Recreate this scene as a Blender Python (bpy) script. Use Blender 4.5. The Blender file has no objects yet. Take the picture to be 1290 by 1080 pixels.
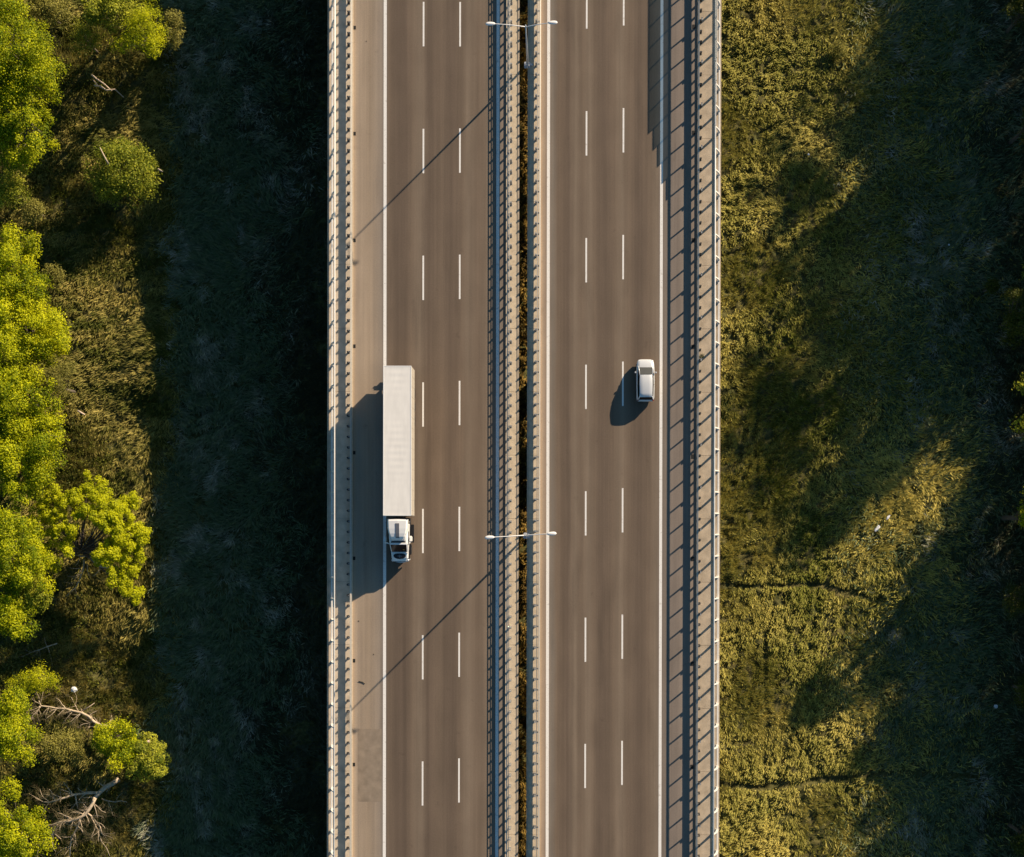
import bpy, bmesh, math, random
import numpy as np
from mathutils import Vector, Matrix

random.seed(7)
SC = bpy.context.scene
COL = SC.collection
R = math.radians
PI = math.pi

# ---------------------------------------------------------------- layout constants
CAM_H = 124.0            # flying height above the carriageways (m)
FPX = 1645.5             # focal length in photo pixels (1290 wide)
GZ = -11.5               # valley floor
SUN_EL, SUN_K = 20.9, 1.851

def at(px, py, z):
    """where a thing seen at (px,py) stands when it is z metres above the carriageway"""
    k = (CAM_H - z) / FPX
    return Vector(((px - 690) * k, (680 - py) * k, z))

# ---------------------------------------------------------------- helpers
class MB:
    def __init__(s): s.v = []; s.f = []; s.sm = []
    def add(s, vs, fs, smooth=False):
        b = len(s.v); s.v += [tuple(p) for p in vs]
        s.f += [tuple(i + b for i in f) for f in fs]; s.sm += [smooth] * len(fs); return s
    def box(s, x0, x1, y0, y1, z0, z1):
        v = [(x0,y0,z0),(x1,y0,z0),(x1,y1,z0),(x0,y1,z0),(x0,y0,z1),(x1,y0,z1),(x1,y1,z1),(x0,y1,z1)]
        return s.add(v, [(0,3,2,1),(4,5,6,7),(0,1,5,4),(1,2,6,5),(2,3,7,6),(3,0,4,7)])
    def bbox(s, x0, x1, y0, y1, z0, z1, b=0.02):
        bm = bmesh.new(); bmesh.ops.create_cube(bm, size=1)
        for v in bm.verts:
            v.co = Vector(((x0+x1)/2 + v.co.x*(x1-x0), (y0+y1)/2 + v.co.y*(y1-y0), (z0+z1)/2 + v.co.z*(z1-z0)))
        bmesh.ops.bevel(bm, geom=bm.edges[:], offset=b, segments=2, affect='EDGES')
        return s.addbm(bm)
    def addbm(s, bm, smooth=False):
        bm.verts.index_update()
        s.add([v.co[:] for v in bm.verts], [tuple(v.index for v in f.verts) for f in bm.faces], smooth); bm.free(); return s
    def tube(s, pts, rad, n=8, smooth=True):
        pts = [Vector(p) for p in pts]; m = len(pts)
        rr = rad if isinstance(rad, (list, tuple)) else [rad] * m
        vs = []; fs = []
        for i, p in enumerate(pts):
            d = (pts[min(i+1, m-1)] - pts[max(i-1, 0)])
            d = d.normalized() if d.length > 1e-9 else Vector((0,0,1))
            u = d.orthogonal().normalized() if abs(d.z) > .95 else d.cross(Vector((0,0,1))).normalized()
            w = d.cross(u)
            for k in range(n):
                a = 2*PI*k/n; vs.append(p + (u*math.cos(a) + w*math.sin(a)) * rr[i])
        for i in range(m-1):
            for k in range(n):
                a = i*n+k; b = i*n+(k+1) % n; fs.append((a, b, b+n, a+n))
        fs.append(tuple(range(n-1, -1, -1))); fs.append(tuple((m-1)*n+k for k in range(n)))
        return s.add(vs, fs, smooth)
    def loft(s, secs, smooth=False, close=True, caps=True):
        n = len(secs[0]); vs = [p for q in secs for p in q]; fs = []
        for i in range(len(secs)-1):
            for k in range(n if close else n-1):
                a = i*n+k; b = i*n+(k+1) % n; fs.append((a, b, b+n, a+n))
        if caps: fs.append(tuple(range(n-1, -1, -1))); fs.append(tuple((len(secs)-1)*n+k for k in range(n)))
        return s.add(vs, fs, smooth)
    def ell(s, c, r, seg=12, ring=8, rot=0.0):
        vs = []; fs = []; cr, sr = math.cos(rot), math.sin(rot)
        for i in range(ring+1):
            t = PI*i/ring
            for k in range(seg):
                a = 2*PI*k/seg; x = r[0]*math.sin(t)*math.cos(a); y = r[1]*math.sin(t)*math.sin(a)
                vs.append((c[0]+x*cr-y*sr, c[1]+x*sr+y*cr, c[2]+r[2]*math.cos(t)))
        for i in range(ring):
            for k in range(seg):
                a = i*seg+k; b = i*seg+(k+1) % seg; fs.append((a, a+seg, b+seg, b))
        return s.add(vs, fs, True)
    def mesh(s, name):
        me = bpy.data.meshes.new(name); me.from_pydata(s.v, [], s.f)
        me.polygons.foreach_set('use_smooth', s.sm); me.validate(); me.update(); return me
    def build(s, name, mat, parent=None, wn=False):
        return link(name, s.mesh(name), mat, parent)

def link(name, me, mat, parent=None):
    o = bpy.data.objects.new(name, me)
    if mat and not me.materials: me.materials.append(mat)
    COL.objects.link(o)
    if parent: o.parent = parent
    return o
def recalc(o):
    bm = bmesh.new(); bm.from_mesh(o.data); bmesh.ops.recalc_face_normals(bm, faces=bm.faces[:]); bm.to_mesh(o.data); bm.free(); return o
def tag(o, label=None, cat=None, group=None, kind=None):
    if label: o['label'] = label
    if cat: o['category'] = cat
    if group: o['group'] = group
    if kind: o['kind'] = kind
    return o
def empty(name, loc=(0,0,0), rz=0.0):
    o = bpy.data.objects.new(name, None); COL.objects.link(o); o.location = loc; o.rotation_euler = (0,0,rz)
    o.empty_display_size = .3; return o
def copy_tree(o, parent=None):
    c = o.copy(); COL.objects.link(c)
    if parent: c.parent = parent
    for ch in list(o.children): copy_tree(ch, c)
    return c

# ---------------------------------------------------------------- materials
def mat(name, base=(.5,.5,.5), rough=.7, metal=0.0, var=0.0, vscale=4.0, bump=0.0, bscale=30.0, spec=.4, var2=None, stretch=None):
    m = bpy.data.materials.new(name); m.use_nodes = True; nt = m.node_tree; ns = nt.nodes; L = nt.links
    b = ns['Principled BSDF']; b.inputs['Base Color'].default_value = (*base, 1)
    b.inputs['Roughness'].default_value = rough; b.inputs['Metallic'].default_value = metal
    b.inputs['Specular IOR Level'].default_value = spec
    if var or bump:
        tc = ns.new('ShaderNodeTexCoord'); src = tc.outputs['Object']
        if stretch:
            mp = ns.new('ShaderNodeMapping'); mp.inputs['Scale'].default_value = stretch; L.new(src, mp.inputs[0]); src = mp.outputs[0]
    if var:
        n = ns.new('ShaderNodeTexNoise'); n.inputs['Scale'].default_value = vscale; n.inputs['Detail'].default_value = 6
        L.new(src, n.inputs['Vector'])
        r = ns.new('ShaderNodeValToRGB'); r.color_ramp.elements[0].position = .3; r.color_ramp.elements[1].position = .7
        lo = var2 if var2 else tuple(c*(1-var) for c in base)
        r.color_ramp.elements[0].color = (*lo, 1); r.color_ramp.elements[1].color = (*[min(1, c*(1+var*.6)) for c in base], 1)
        L.new(n.outputs['Fac'], r.inputs[0]); L.new(r.outputs[0], b.inputs['Base Color'])
    if bump:
        n2 = ns.new('ShaderNodeTexNoise'); n2.inputs['Scale'].default_value = bscale; n2.inputs['Detail'].default_value = 4
        L.new(src, n2.inputs['Vector']); bp = ns.new('ShaderNodeBump'); bp.inputs['Strength'].default_value = bump
        bp.inputs['Distance'].default_value = .05
        L.new(n2.outputs['Fac'], bp.inputs['Height']); L.new(bp.outputs[0], b.inputs['Normal'])
    return m

def asphalt(name, stops, xmin, xmax):
    """worn asphalt: bands across the carriageway (wheel tracks, dusty shoulders), streaks along it, grain"""
    m = bpy.data.materials.new(name); m.use_nodes = True; nt = m.node_tree; ns = nt.nodes; L = nt.links
    b = ns['Principled BSDF']; b.inputs['Roughness'].default_value = .85; b.inputs['Specular IOR Level'].default_value = .3
    tc = ns.new('ShaderNodeTexCoord'); sp = ns.new('ShaderNodeSeparateXYZ'); L.new(tc.outputs['Object'], sp.inputs[0])
    wob = ns.new('ShaderNodeTexNoise'); wob.inputs['Scale'].default_value = .12; wob.inputs['Detail'].default_value = 3
    L.new(tc.outputs['Object'], wob.inputs['Vector'])
    wm = ns.new('ShaderNodeMath'); wm.operation = 'MULTIPLY_ADD'; wm.inputs[1].default_value = .5; L.new(wob.outputs['Fac'], wm.inputs[0]); L.new(sp.outputs[0], wm.inputs[2])
    mr = ns.new('ShaderNodeMapRange'); mr.inputs[1].default_value = xmin + .25; mr.inputs[2].default_value = xmax + .25
    L.new(wm.outputs[0], mr.inputs[0])
    cr = ns.new('ShaderNodeValToRGB'); e = cr.color_ramp.elements
    st = [((x - xmin)/(xmax - xmin), c) for x, c in stops]
    e[0].position = st[0][0]; e[0].color = (*st[0][1], 1); e[1].position = st[-1][0]; e[1].color = (*st[-1][1], 1)
    for p, c in st[1:-1]:
        q = e.new(p); q.color = (*c, 1)
    L.new(mr.outputs[0], cr.inputs[0])
    def noise(scale, vec, lo, hi, prev, detail=5, p0=.3, p1=.7):
        mp = ns.new('ShaderNodeMapping'); mp.inputs['Scale'].default_value = vec; L.new(tc.outputs['Object'], mp.inputs[0])
        n = ns.new('ShaderNodeTexNoise'); n.inputs['Scale'].default_value = scale; n.inputs['Detail'].default_value = detail; L.new(mp.outputs[0], n.inputs['Vector'])
        r = ns.new('ShaderNodeMapRange'); r.inputs[1].default_value = p0; r.inputs[2].default_value = p1; r.inputs[3].default_value = lo; r.inputs[4].default_value = hi
        L.new(n.outputs['Fac'], r.inputs[0])
        mx = ns.new('ShaderNodeVectorMath'); mx.operation = 'SCALE'; L.new(prev, mx.inputs[0]); L.new(r.outputs[0], mx.inputs['Scale']); return mx.outputs[0]
    c = noise(1.6, (1, .02, 1), .86, 1.10, cr.outputs[0])
    c = noise(5.0, (1, .008, 1), .94, 1.05, c)
    c = noise(.5, (1, .5, 1), .92, 1.07, c)
    c = noise(9, (1, 1, 1), .92, 1.08, c, 8)
    c = noise(.55, (1, .12, 1), 1.0, .84, c, 5, .58, .70)
    c = noise(.9, (1, 1, 1), .82, 1.0, c, 4, .22, .34)
    L.new(c, b.inputs['Base Color'])
    n2 = ns.new('ShaderNodeTexNoise'); n2.inputs['Scale'].default_value = 60; L.new(tc.outputs['Object'], n2.inputs['Vector'])
    bp = ns.new('ShaderNodeBump'); bp.inputs['Strength'].default_value = .25; bp.inputs['Distance'].default_value = .01
    L.new(n2.outputs['Fac'], bp.inputs['Height']); L.new(bp.outputs[0], b.inputs['Normal'])
    return m

def leafmat(name, dark, light, trans=.45, rough=.55):
    m = bpy.data.materials.new(name); m.use_nodes = True; nt = m.node_tree; ns = nt.nodes; L = nt.links
    b = ns['Principled BSDF']; b.inputs['Roughness'].default_value = rough; b.inputs['Specular IOR Level'].default_value = .15
    at_ = ns.new('ShaderNodeAttribute'); at_.attribute_name = 'tint'
    mx = ns.new('ShaderNodeMix'); mx.data_type = 'RGBA'; mx.inputs[6].default_value = (*dark, 1); mx.inputs[7].default_value = (*light, 1)
    L.new(at_.outputs['Fac'], mx.inputs[0]); L.new(mx.outputs[2], b.inputs['Base Color'])
    t = ns.new('ShaderNodeBsdfTranslucent'); L.new(mx.outputs[2], t.inputs[0])
    ms = ns.new('ShaderNodeMixShader'); ms.inputs[0].default_value = trans
    L.new(b.outputs[0], ms.inputs[1]); L.new(t.outputs[0], ms.inputs[2]); L.new(ms.outputs[0], ns['Material Output'].inputs[0])
    return m

LANE = (.168, .120, .082); TRACK = (.130, .092, .064); PALE = (.205, .152, .106); SHO = (.33, .25, .175); SHO2 = (.27, .21, .16)
M = {}
M['asphalt_left'] = asphalt('asphalt left', [(-18.6,(.46,.35,.245)),(-18.0,(.36,.28,.205)),(-17,SHO),(-15.9,(.29,.23,.175)),(-15.55,(.2,.165,.135)),(-15.2,LANE),(-14.4,TRACK),(-13.5,TRACK),(-13.0,LANE),
    (-12.2,PALE),(-11.4,TRACK),(-10.2,LANE),(-9.2,TRACK),(-8.2,LANE),(-7.6,PALE),(-6.6,LANE),(-5.6,PALE),(-5.0,(.2,.16,.125)),(-4.0,(.24,.19,.145))], -18.6, -4.0)
M['asphalt_right'] = asphalt('asphalt right', [(-.8,(.46,.35,.245)),(-.3,(.33,.245,.175)),(.1,(.24,.19,.145)),(.4,(.2,.165,.13)),(.9,LANE),(1.9,TRACK),(2.6,PALE),(3.2,LANE),(3.9,PALE),(4.4,LANE),(5.2,TRACK),
    (6.2,LANE),(6.9,PALE),(7.6,LANE),(8.6,TRACK),(9.6,LANE),(10.3,PALE),(11.0,(.2,.16,.125)),(12,(.22,.175,.14)),(14.1,(.25,.2,.155))], -.8, 14.1)
M['patch'] = mat('repaired asphalt', (.275,.212,.152), .85, var=.22, vscale=1.3, bump=.2, bscale=50)
M['paint'] = mat('road paint', (.84,.79,.72), .6, bump=.1, bscale=40)
def wear(m):
    nt = m.node_tree; ns = nt.nodes; L = nt.links; tc = ns.new('ShaderNodeTexCoord'); out = []
    for sc, p0, p1, lo in ((2.2, .60, .74, (.62,.56,.49)), (14, .62, .68, (.36,.30,.24))):
        n = ns.new('ShaderNodeTexNoise'); n.inputs['Scale'].default_value = sc; n.inputs['Detail'].default_value = 6; L.new(tc.outputs['Object'], n.inputs['Vector'])
        r = ns.new('ShaderNodeMapRange'); r.inputs[1].default_value = p0; r.inputs[2].default_value = p1; L.new(n.outputs['Fac'], r.inputs[0]); out.append((r.outputs[0], lo))
    prev = None
    for f, lo in out:
        mx = ns.new('ShaderNodeMix'); mx.data_type = 'RGBA'; L.new(f, mx.inputs[0]); mx.inputs[7].default_value = (*lo, 1)
        if prev is None: mx.inputs[6].default_value = (.84,.79,.72,1)
        else: L.new(prev, mx.inputs[6])
        prev = mx.outputs[2]
    L.new(prev, ns['Principled BSDF'].inputs['Base Color'])
wear(M['paint'])
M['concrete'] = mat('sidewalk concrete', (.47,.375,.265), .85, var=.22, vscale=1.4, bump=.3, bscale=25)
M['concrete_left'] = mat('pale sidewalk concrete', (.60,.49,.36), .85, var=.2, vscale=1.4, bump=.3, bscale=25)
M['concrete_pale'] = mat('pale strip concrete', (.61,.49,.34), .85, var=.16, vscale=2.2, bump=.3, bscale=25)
M['kerb'] = mat('kerb stone', (.60,.48,.34), .8, var=.12, vscale=3, bump=.2)
M['underside'] = mat('bridge concrete', (.32,.29,.25), .85, var=.2, vscale=.8)
M['zinc'] = mat('galvanised steel', (.52,.47,.39), .45, metal=.35, var=.12, vscale=6)
M['zinc_dull'] = mat('dull galvanised steel', (.34,.34,.33), .6, metal=.4, var=.15, vscale=8)
M['post'] = mat('post steel', (.06,.058,.055), .7, metal=.3)
M['white_steel'] = mat('white painted steel', (.78,.73,.65), .45, var=.08, vscale=5)
M['lamp_grey'] = mat('lamp grey paint', (.58,.58,.58), .4, metal=.2)
M['lamp_white'] = mat('lamp white housing', (.8,.76,.72), .4)
M['glass_lens'] = mat('lamp lens', (.5,.5,.48), .15)
M['drain'] = mat('drain iron', (.015,.015,.013), .8)
M['grime'] = mat('grime and debris', (.05,.045,.03), .95)
M['tarp'] = mat('trailer roof tarpaulin', (.80,.75,.68), .7, var=.06, vscale=1.1, stretch=(2.5,.6,1))
M['trail_side'] = mat('trailer side', (.44,.385,.31), .6, var=.06, vscale=1.5)
M['truck_paint'] = mat('truck cab paint', (.80,.775,.73), .3, spec=.5)
M['black'] = mat('black plastic', (.012,.012,.014), .5)
M['glass_dark'] = mat('dark vehicle glass', (.006,.007,.008), .08, spec=.3)
M['rubber'] = mat('tyre rubber', (.02,.02,.02), .85)
M['chrome'] = mat('bright metal', (.6,.6,.6), .25, metal=.9)
M['grey_metal'] = mat('grey metal', (.2,.2,.21), .5, metal=.5)
M['car_paint'] = mat('silver white car paint', (.66,.655,.64), .28, metal=.15, spec=.6)
M['windscreen'] = mat('windscreen glass', (.09,.085,.07), .1, spec=.6)
M['lens'] = mat('clear lamp lens', (.6,.6,.6), .1)
M['red_lens'] = mat('red lamp lens', (.35,.02,.02), .2)
M['amber'] = mat('amber plastic', (.5,.22,.02), .4)
M['bark'] = mat('bark', (.14,.11,.08), .9, var=.3, vscale=6)
M['deadwood'] = mat('bleached dead wood', (.55,.43,.29), .9, var=.3, vscale=3)
M['deadtwig'] = mat('dry twigs', (.22,.175,.085), .9, var=.3, vscale=2)
M['log'] = mat('pale log', (.55,.42,.30), .85, var=.3, vscale=5)
M['litter'] = mat('white plastic litter', (.75,.75,.76), .5, var=.1, vscale=10)

def acrylic():
    m = bpy.data.materials.new('tinted acrylic'); m.use_nodes = True; nt = m.node_tree; ns = nt.nodes; L = nt.links
    t = ns.new('ShaderNodeBsdfTransparent'); t.inputs[0].default_value = (.6,.64,.64,1)
    g = ns['Principled BSDF']; g.inputs['Base Color'].default_value = (.2,.24,.24,1); g.inputs['Roughness'].default_value = .2
    ms = ns.new('ShaderNodeMixShader'); ms.inputs[0].default_value = .30
    L.new(t.outputs[0], ms.inputs[1]); L.new(g.outputs[0], ms.inputs[2]); L.new(ms.outputs[0], ns['Material Output'].inputs[0]); return m
M['acrylic'] = acrylic()

# ---------------------------------------------------------------- numpy noise
def _hash(ix, iy, seed):
    ix = ix.astype(np.int64).astype(np.uint64); iy = iy.astype(np.int64).astype(np.uint64)
    h = (ix * np.uint64(374761393) + iy * np.uint64(668265263) + np.uint64(seed) * np.uint64(2147483647)) & np.uint64(0xFFFFFFFF)
    h = ((h ^ (h >> np.uint64(13))) * np.uint64(1274126177)) & np.uint64(0xFFFFFFFF)
    h = h ^ (h >> np.uint64(16))
    return (h & np.uint64(0xFFFF)).astype(np.float64) / 65535.0
def vnoise(x, y, seed=0):
    xi = np.floor(x); yi = np.floor(y); fx = x - xi; fy = y - yi
    fx = fx*fx*(3-2*fx); fy = fy*fy*(3-2*fy); xi += 100000; yi += 100000
    a = _hash(xi, yi, seed); b = _hash(xi+1, yi, seed); c = _hash(xi, yi+1, seed); d = _hash(xi+1, yi+1, seed)
    return (a*(1-fx)+b*fx)*(1-fy) + (c*(1-fx)+d*fx)*fy
def fbm(x, y, seed=0, oct=4):
    s = 0; a = 1; t = 0
    for i in range(oct):
        s = s + a*vnoise(x*2**i + 17*i, y*2**i - 9*i, seed+i); t += a; a *= .5
    return s/t

def pxg(pts):   # ground polylines
    return [tuple(at(a, b, GZ)[:2]) for a, b in pts]
TRACKS = [(pxg([(900,738),(960,736),(1020,733),(1060,741),(1110,757)]), .55, .30), (pxg([(900,984),(960,991),(1040,979),(1130,972),(1230,978)]), .7, .35),
    (pxg([(966,722),(974,765),(964,800),(962,850),(966,900),(963,960),(968,992)]), .35, .22), (pxg([(974,866),(1005,832),(1040,806),(1075,775),(1110,748)]), .4, .25),
    (pxg([(960,0),(962,120),(961,260),(956,420),(950,560),(952,640)]), .35, .16), (pxg([(900,118),(960,119),(1010,112)]), .35, .2),
    (pxg([(998,915),(1015,945),(1030,965)]), .35, .22), (pxg([(969,1000),(970,1040),(966,1090)]), .35, .2), (pxg([(974,866),(940,820),(910,800)]), .3, .15),
    (pxg([(1024,500),(1022,640),(1030,735),(1023,800)]), .4, .2), (pxg([(900,235),(955,238),(1010,243)]), .3, .14), (pxg([(900,420),(955,416)]), .3, .12)]
def track_depth(x, y):
    d = np.zeros_like(x)
    for pl, w, dep in TRACKS:
        best = np.full_like(x, 1e9)
        for (x0,y0),(x1,y1) in zip(pl[:-1], pl[1:]):
            L2 = (x1-x0)**2+(y1-y0)**2; t = np.clip(((x-x0)*(x1-x0)+(y-y0)*(y1-y0))/L2, 0, 1)
            best = np.minimum(best, np.hypot(x-(x0+t*(x1-x0)), y-(y0+t*(y1-y0))))
        d = np.maximum(d, .5*dep*(.4+1.0*vnoise(x*.35, y*.35, 88))*np.exp(-(best/w)**2*2))
    return d
def ground_h(x, y, fine=True):
    h = .55*(fbm(x*.09, y*.09, 3, 3)-.5)
    if fine:
        wx = x + 1.2*(vnoise(x*.5, y*.5, 40)-.5); wy = y + 1.2*(vnoise(x*.5, y*.5, 41)-.5)
        # tussocks: stretched lumps, larger in the right meadow
        u = wx*.82 + wy*.57; v = -wx*.57 + wy*.82
        h = h + .42*(1-np.abs(2*vnoise(u*1.05, v*1.9, 51)-1)) + .26*(1-np.abs(2*vnoise(u*2.1, v*3.3, 52)-1)) + .12*vnoise(wx*5, wy*5, 53)
        h = h - 1.5*track_depth(x, y)
    h = h + 2.0*(vnoise(x*.16, y*.16, 19)-.5)*np.exp(-((x+45)/9)**2) + .5*(vnoise(x*.5, y*.5, 20)-.5)*np.exp(-((x+43)/5)**2)
    return h + GZ - .2

# ---------------------------------------------------------------- ground
def axis(lo, hi, step, far_lo, far_hi):
    a = list(np.arange(lo, hi+1e-6, step)); s = step; x = hi
    while x < far_hi: s *= 1.35; x += s; a.append(x)
    s = step; x = lo; b = []
    while x > far_lo: s *= 1.35; x -= s; b.append(x)
    return np.array(b[::-1] + a)
def make_ground():
    xs = axis(-62, 58, .2, -1500, 1500); ys = axis(-40, 62, .2, -1500, 1500)
    X, Y = np.meshgrid(xs, ys); Z = ground_h(X, Y)
    n, m = X.shape; co = np.stack([X, Y, Z], -1).reshape(-1, 3)
    me = bpy.data.meshes.new('ground'); me.vertices.add(n*m); me.vertices.foreach_set('co', co.ravel())
    i = np.arange(n-1)[:, None]*m + np.arange(m-1)[None, :]
    q = np.stack([i, i+1, i+m+1, i+m], -1).reshape(-1, 4)
    me.loops.add(q.size); me.loops.foreach_set('vertex_index', q.ravel().astype(np.int32))
    me.polygons.add(len(q)); me.polygons.foreach_set('loop_start', np.arange(0, q.size, 4).astype(np.int32))
    me.polygons.foreach_set('loop_total', np.full(len(q), 4, np.int32)); me.polygons.foreach_set('use_smooth', np.ones(len(q), bool))
    me.update(); me.validate()
    m_ = bpy.data.materials.new('meadow ground'); m_.use_nodes = True; nt = m_.node_tree; ns = nt.nodes; L = nt.links
    b = ns['Principled BSDF']; b.inputs['Roughness'].default_value = .95; b.inputs['Specular IOR Level'].default_value = .05
    tc = ns.new('ShaderNodeTexCoord')
    def ns_(scale, det=5):
        n = ns.new('ShaderNodeTexNoise'); n.inputs['Scale'].default_value = scale; n.inputs['Detail'].default_value = det; L.new(tc.outputs['Object'], n.inputs['Vector']); return n.outputs['Fac']
    def ramp(src, c0, c1, p0=.35, p1=.65):
        r = ns.new('ShaderNodeValToRGB'); r.color_ramp.elements[0].color = (*c0,1); r.color_ramp.elements[1].color = (*c1,1)
        r.color_ramp.elements[0].position = p0; r.color_ramp.elements[1].position = p1; L.new(src, r.inputs[0]); return r.outputs[0]
    a = ramp(ns_(.35), (.07,.08,.025), (.11,.09,.035)); c = ramp(ns_(3.2, 8), (.05,.055,.018), (.19,.155,.055))
    mx = ns.new('ShaderNodeMix'); mx.data_type = 'RGBA'; mx.inputs[0].default_value = .5; L.new(a, mx.inputs[6]); L.new(c, mx.inputs[7]); L.new(mx.outputs[2], b.inputs['Base Color'])
    bp = ns.new('ShaderNodeBump'); bp.inputs['Strength'].default_value = .6; bp.inputs['Distance'].default_value = .1; L.new(ns_(9, 6), bp.inputs['Height']); L.new(bp.outputs[0], b.inputs['Normal'])
    o = link('ground', me, m_); tag(o, 'rough meadow floor of the valley under the motorway bridges', 'ground', kind='structure'); return o
make_ground()

# ---------------------------------------------------------------- generic leaf / blade meshes
def faces_mesh(name, co, nper, tint, matl, parent=None, smooth=False):
    """co: (N,nper,3)"""
    N = len(co); me = bpy.data.meshes.new(name); me.vertices.add(N*nper); me.vertices.foreach_set('co', co.reshape(-1).astype(np.float32))
    me.loops.add(N*nper); me.loops.foreach_set('vertex_index', np.arange(N*nper, dtype=np.int32))
    me.polygons.add(N); me.polygons.foreach_set('loop_start', np.arange(0, N*nper, nper, dtype=np.int32)); me.polygons.foreach_set('loop_total', np.full(N, nper, np.int32))
    at_ = me.attributes.new('tint', 'FLOAT', 'FACE'); at_.data.foreach_set('value', tint.astype(np.float32))
    me.update(); return link(name, me, matl, parent)

def unit(v): return v / np.maximum(np.linalg.norm(v, axis=-1, keepdims=True), 1e-9)
def leaves(rng, cen, nrm, size, asp=.6):
    """diamond leaves at cen with normals nrm"""
    N = len(cen); r = unit(rng.normal(size=(N,3))); u = unit(np.cross(nrm, r)); w = np.cross(nrm, u)
    s = (size * rng.uniform(.6, 1.35, N))[:, None]
    return np.stack([cen - u*s*.5, cen + w*s*asp*.5, cen + u*s*.5, cen - w*s*asp*.5], 1)

# ---------------------------------------------------------------- ground cover
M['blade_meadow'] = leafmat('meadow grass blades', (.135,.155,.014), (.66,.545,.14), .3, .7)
M['blade_deep_shade'] = leafmat('grass blades darkened for shade', (.055,.062,.028), (.20,.17,.105), .2, .8)  # darkened grass tones for the deepest shade
M['blade_reed_shade'] = leafmat('reed blades toned for shade', (.105,.150,.055), (.62,.55,.44), .2, .8)  # reed tones lifted by colour for grass lying in shade
M['blade_gold'] = leafmat('golden rough grass blades', (.09,.10,.014), (.64,.50,.14), .3, .7)
M['blade_brown'] = leafmat('brown dry grass blades', (.08,.05,.010), (.50,.32,.07), .2, .8)
M['herb'] = leafmat('undergrowth leaves', (.06,.08,.010), (.27,.26,.035), .4)
def blades(name, rng, x, y, length, width, lean, ang, tint, matl, lift=.0):
    N = len(x); z = ground_h(x, y) + lift
    dx, dy = np.cos(ang), np.sin(ang); base = np.stack([x, y, z], -1)
    side = np.stack([-dy, dx, rng.uniform(-.5,.5,N)], -1) * width[:, None] * .5
    tip = base + np.stack([dx*np.sin(lean), dy*np.sin(lean), np.cos(lean)], -1) * length[:, None]
    mid = (base + tip)/2 + np.array([0,0,1.]) * (length*.12)[:, None]
    co = np.stack([base - side, mid - side*1.1, tip, mid + side*1.1, base + side], 1)
    o = faces_mesh(name, co, 5, tint, matl); return o
def meadow(name, seed, x0, x1, y0, y1, dens, matl, label, kindcol, lmin, lmax, w, mask=None):
    rng = np.random.default_rng(seed); n = int((x1-x0)*(y1-y0)*dens)
    x = rng.uniform(x0, x1, n); y = rng.uniform(y0, y1, n)
    clump = fbm(x*1.1, y*1.1, seed+5, 3)
    keep = (clump + rng.uniform(-.14,.14,n) > .37) & (track_depth(x, y) < .06 + rng.uniform(0,.08,n))
    if mask is not None: keep &= rng.uniform(0,1,n) < mask(x + 7*(fbm(x*.2, y*.2, 45, 3)-.5), y)
    x, y, clump = x[keep], y[keep], clump[keep]; n = len(x)
    ang = 2*PI*1.3*fbm(x*.14, y*.14, seed+9, 2) + rng.normal(0, .55, n) + (.6 if 'reed' in name else 1.2)
    lean = np.clip(rng.normal(1.0, .28, n), .2, 1.45)
    L_ = rng.uniform(lmin, lmax, n) * (.6 + .8*clump); W = rng.uniform(.6, 1.4, n)*w
    tint = kindcol(x, y, rng)
    o = blades(name, rng, x, y, L_, W, lean, ang, tint, matl); tag(o, label, 'grass', kind='stuff'); return o
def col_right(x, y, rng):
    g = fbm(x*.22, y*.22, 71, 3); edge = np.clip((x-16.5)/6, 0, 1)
    t = .30 + .5*np.clip((g-.36)*2.4, 0, 1)*(.5+.5*edge) + rng.normal(0, .15, len(x)) - .32*np.exp(-(((x-27)/4.5)**2 + ((y-9)/17)**2)) + .22*np.exp(-((x-17)/2.6)**2)  # half shade of the mid meadow painted into the tint
    sun_pool = np.exp(-(((x-38)/7)**2 + ((y-4)/7)**2)); t += .6*sun_pool + .12*np.clip((-y)/20, 0, 1)  # sunlit opening painted brighter into the tint
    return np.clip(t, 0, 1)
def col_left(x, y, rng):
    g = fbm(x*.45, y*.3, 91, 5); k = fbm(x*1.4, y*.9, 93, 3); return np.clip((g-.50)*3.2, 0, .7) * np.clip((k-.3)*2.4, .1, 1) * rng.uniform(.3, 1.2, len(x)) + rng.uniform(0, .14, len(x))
sm = lambda a, b: (lambda x, y: np.clip((x-a)/(b-a), 0, 1))
inv = lambda a, b: (lambda x, y: 1 - np.clip((x-a)/(b-a), 0, 1))
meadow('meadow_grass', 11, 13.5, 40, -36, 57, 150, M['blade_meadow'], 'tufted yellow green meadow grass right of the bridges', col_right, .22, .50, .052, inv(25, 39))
meadow('straw_grass', 15, 27, 57, -36, 57, 90, M['blade_meadow'], 'taller straw coloured grass painted brighter at the sunlit opening in the right hand meadow', col_right, .3, .8, .07, lambda x, y: sm(27, 34)(x, y)*inv(42, 48)(x, y)*(.22+.7*np.exp(-(((x-37)/7)**2 + ((y-4)/8)**2))))
meadow('shade_tint_grass', 16, 24, 57, -36, 57, 80, M['blade_reed_shade'], 'meadow grass tinted blue green for the shaded part of the right hand meadow', col_left, .3, .9, .065, lambda x, y: sm(30, 40)(x, y)*inv(42, 52)(x, y)*(1-np.exp(-(((x-37)/6)**2 + ((y-4)/7)**2))))  # same grass as the lit meadow, shade tone put into the colour
meadow('reed_grass', 12, -48, -21.5, -36, 57, 120, M['blade_reed_shade'], 'dark flattened reed grass left of the bridges', col_left, .35, 1.0, .065, lambda x, y: sm(-40.4, -38.6)(x, y)*inv(-32, -25)(x, y))  # stops at the bridge shadow's edge, blades toned for shade
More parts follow.
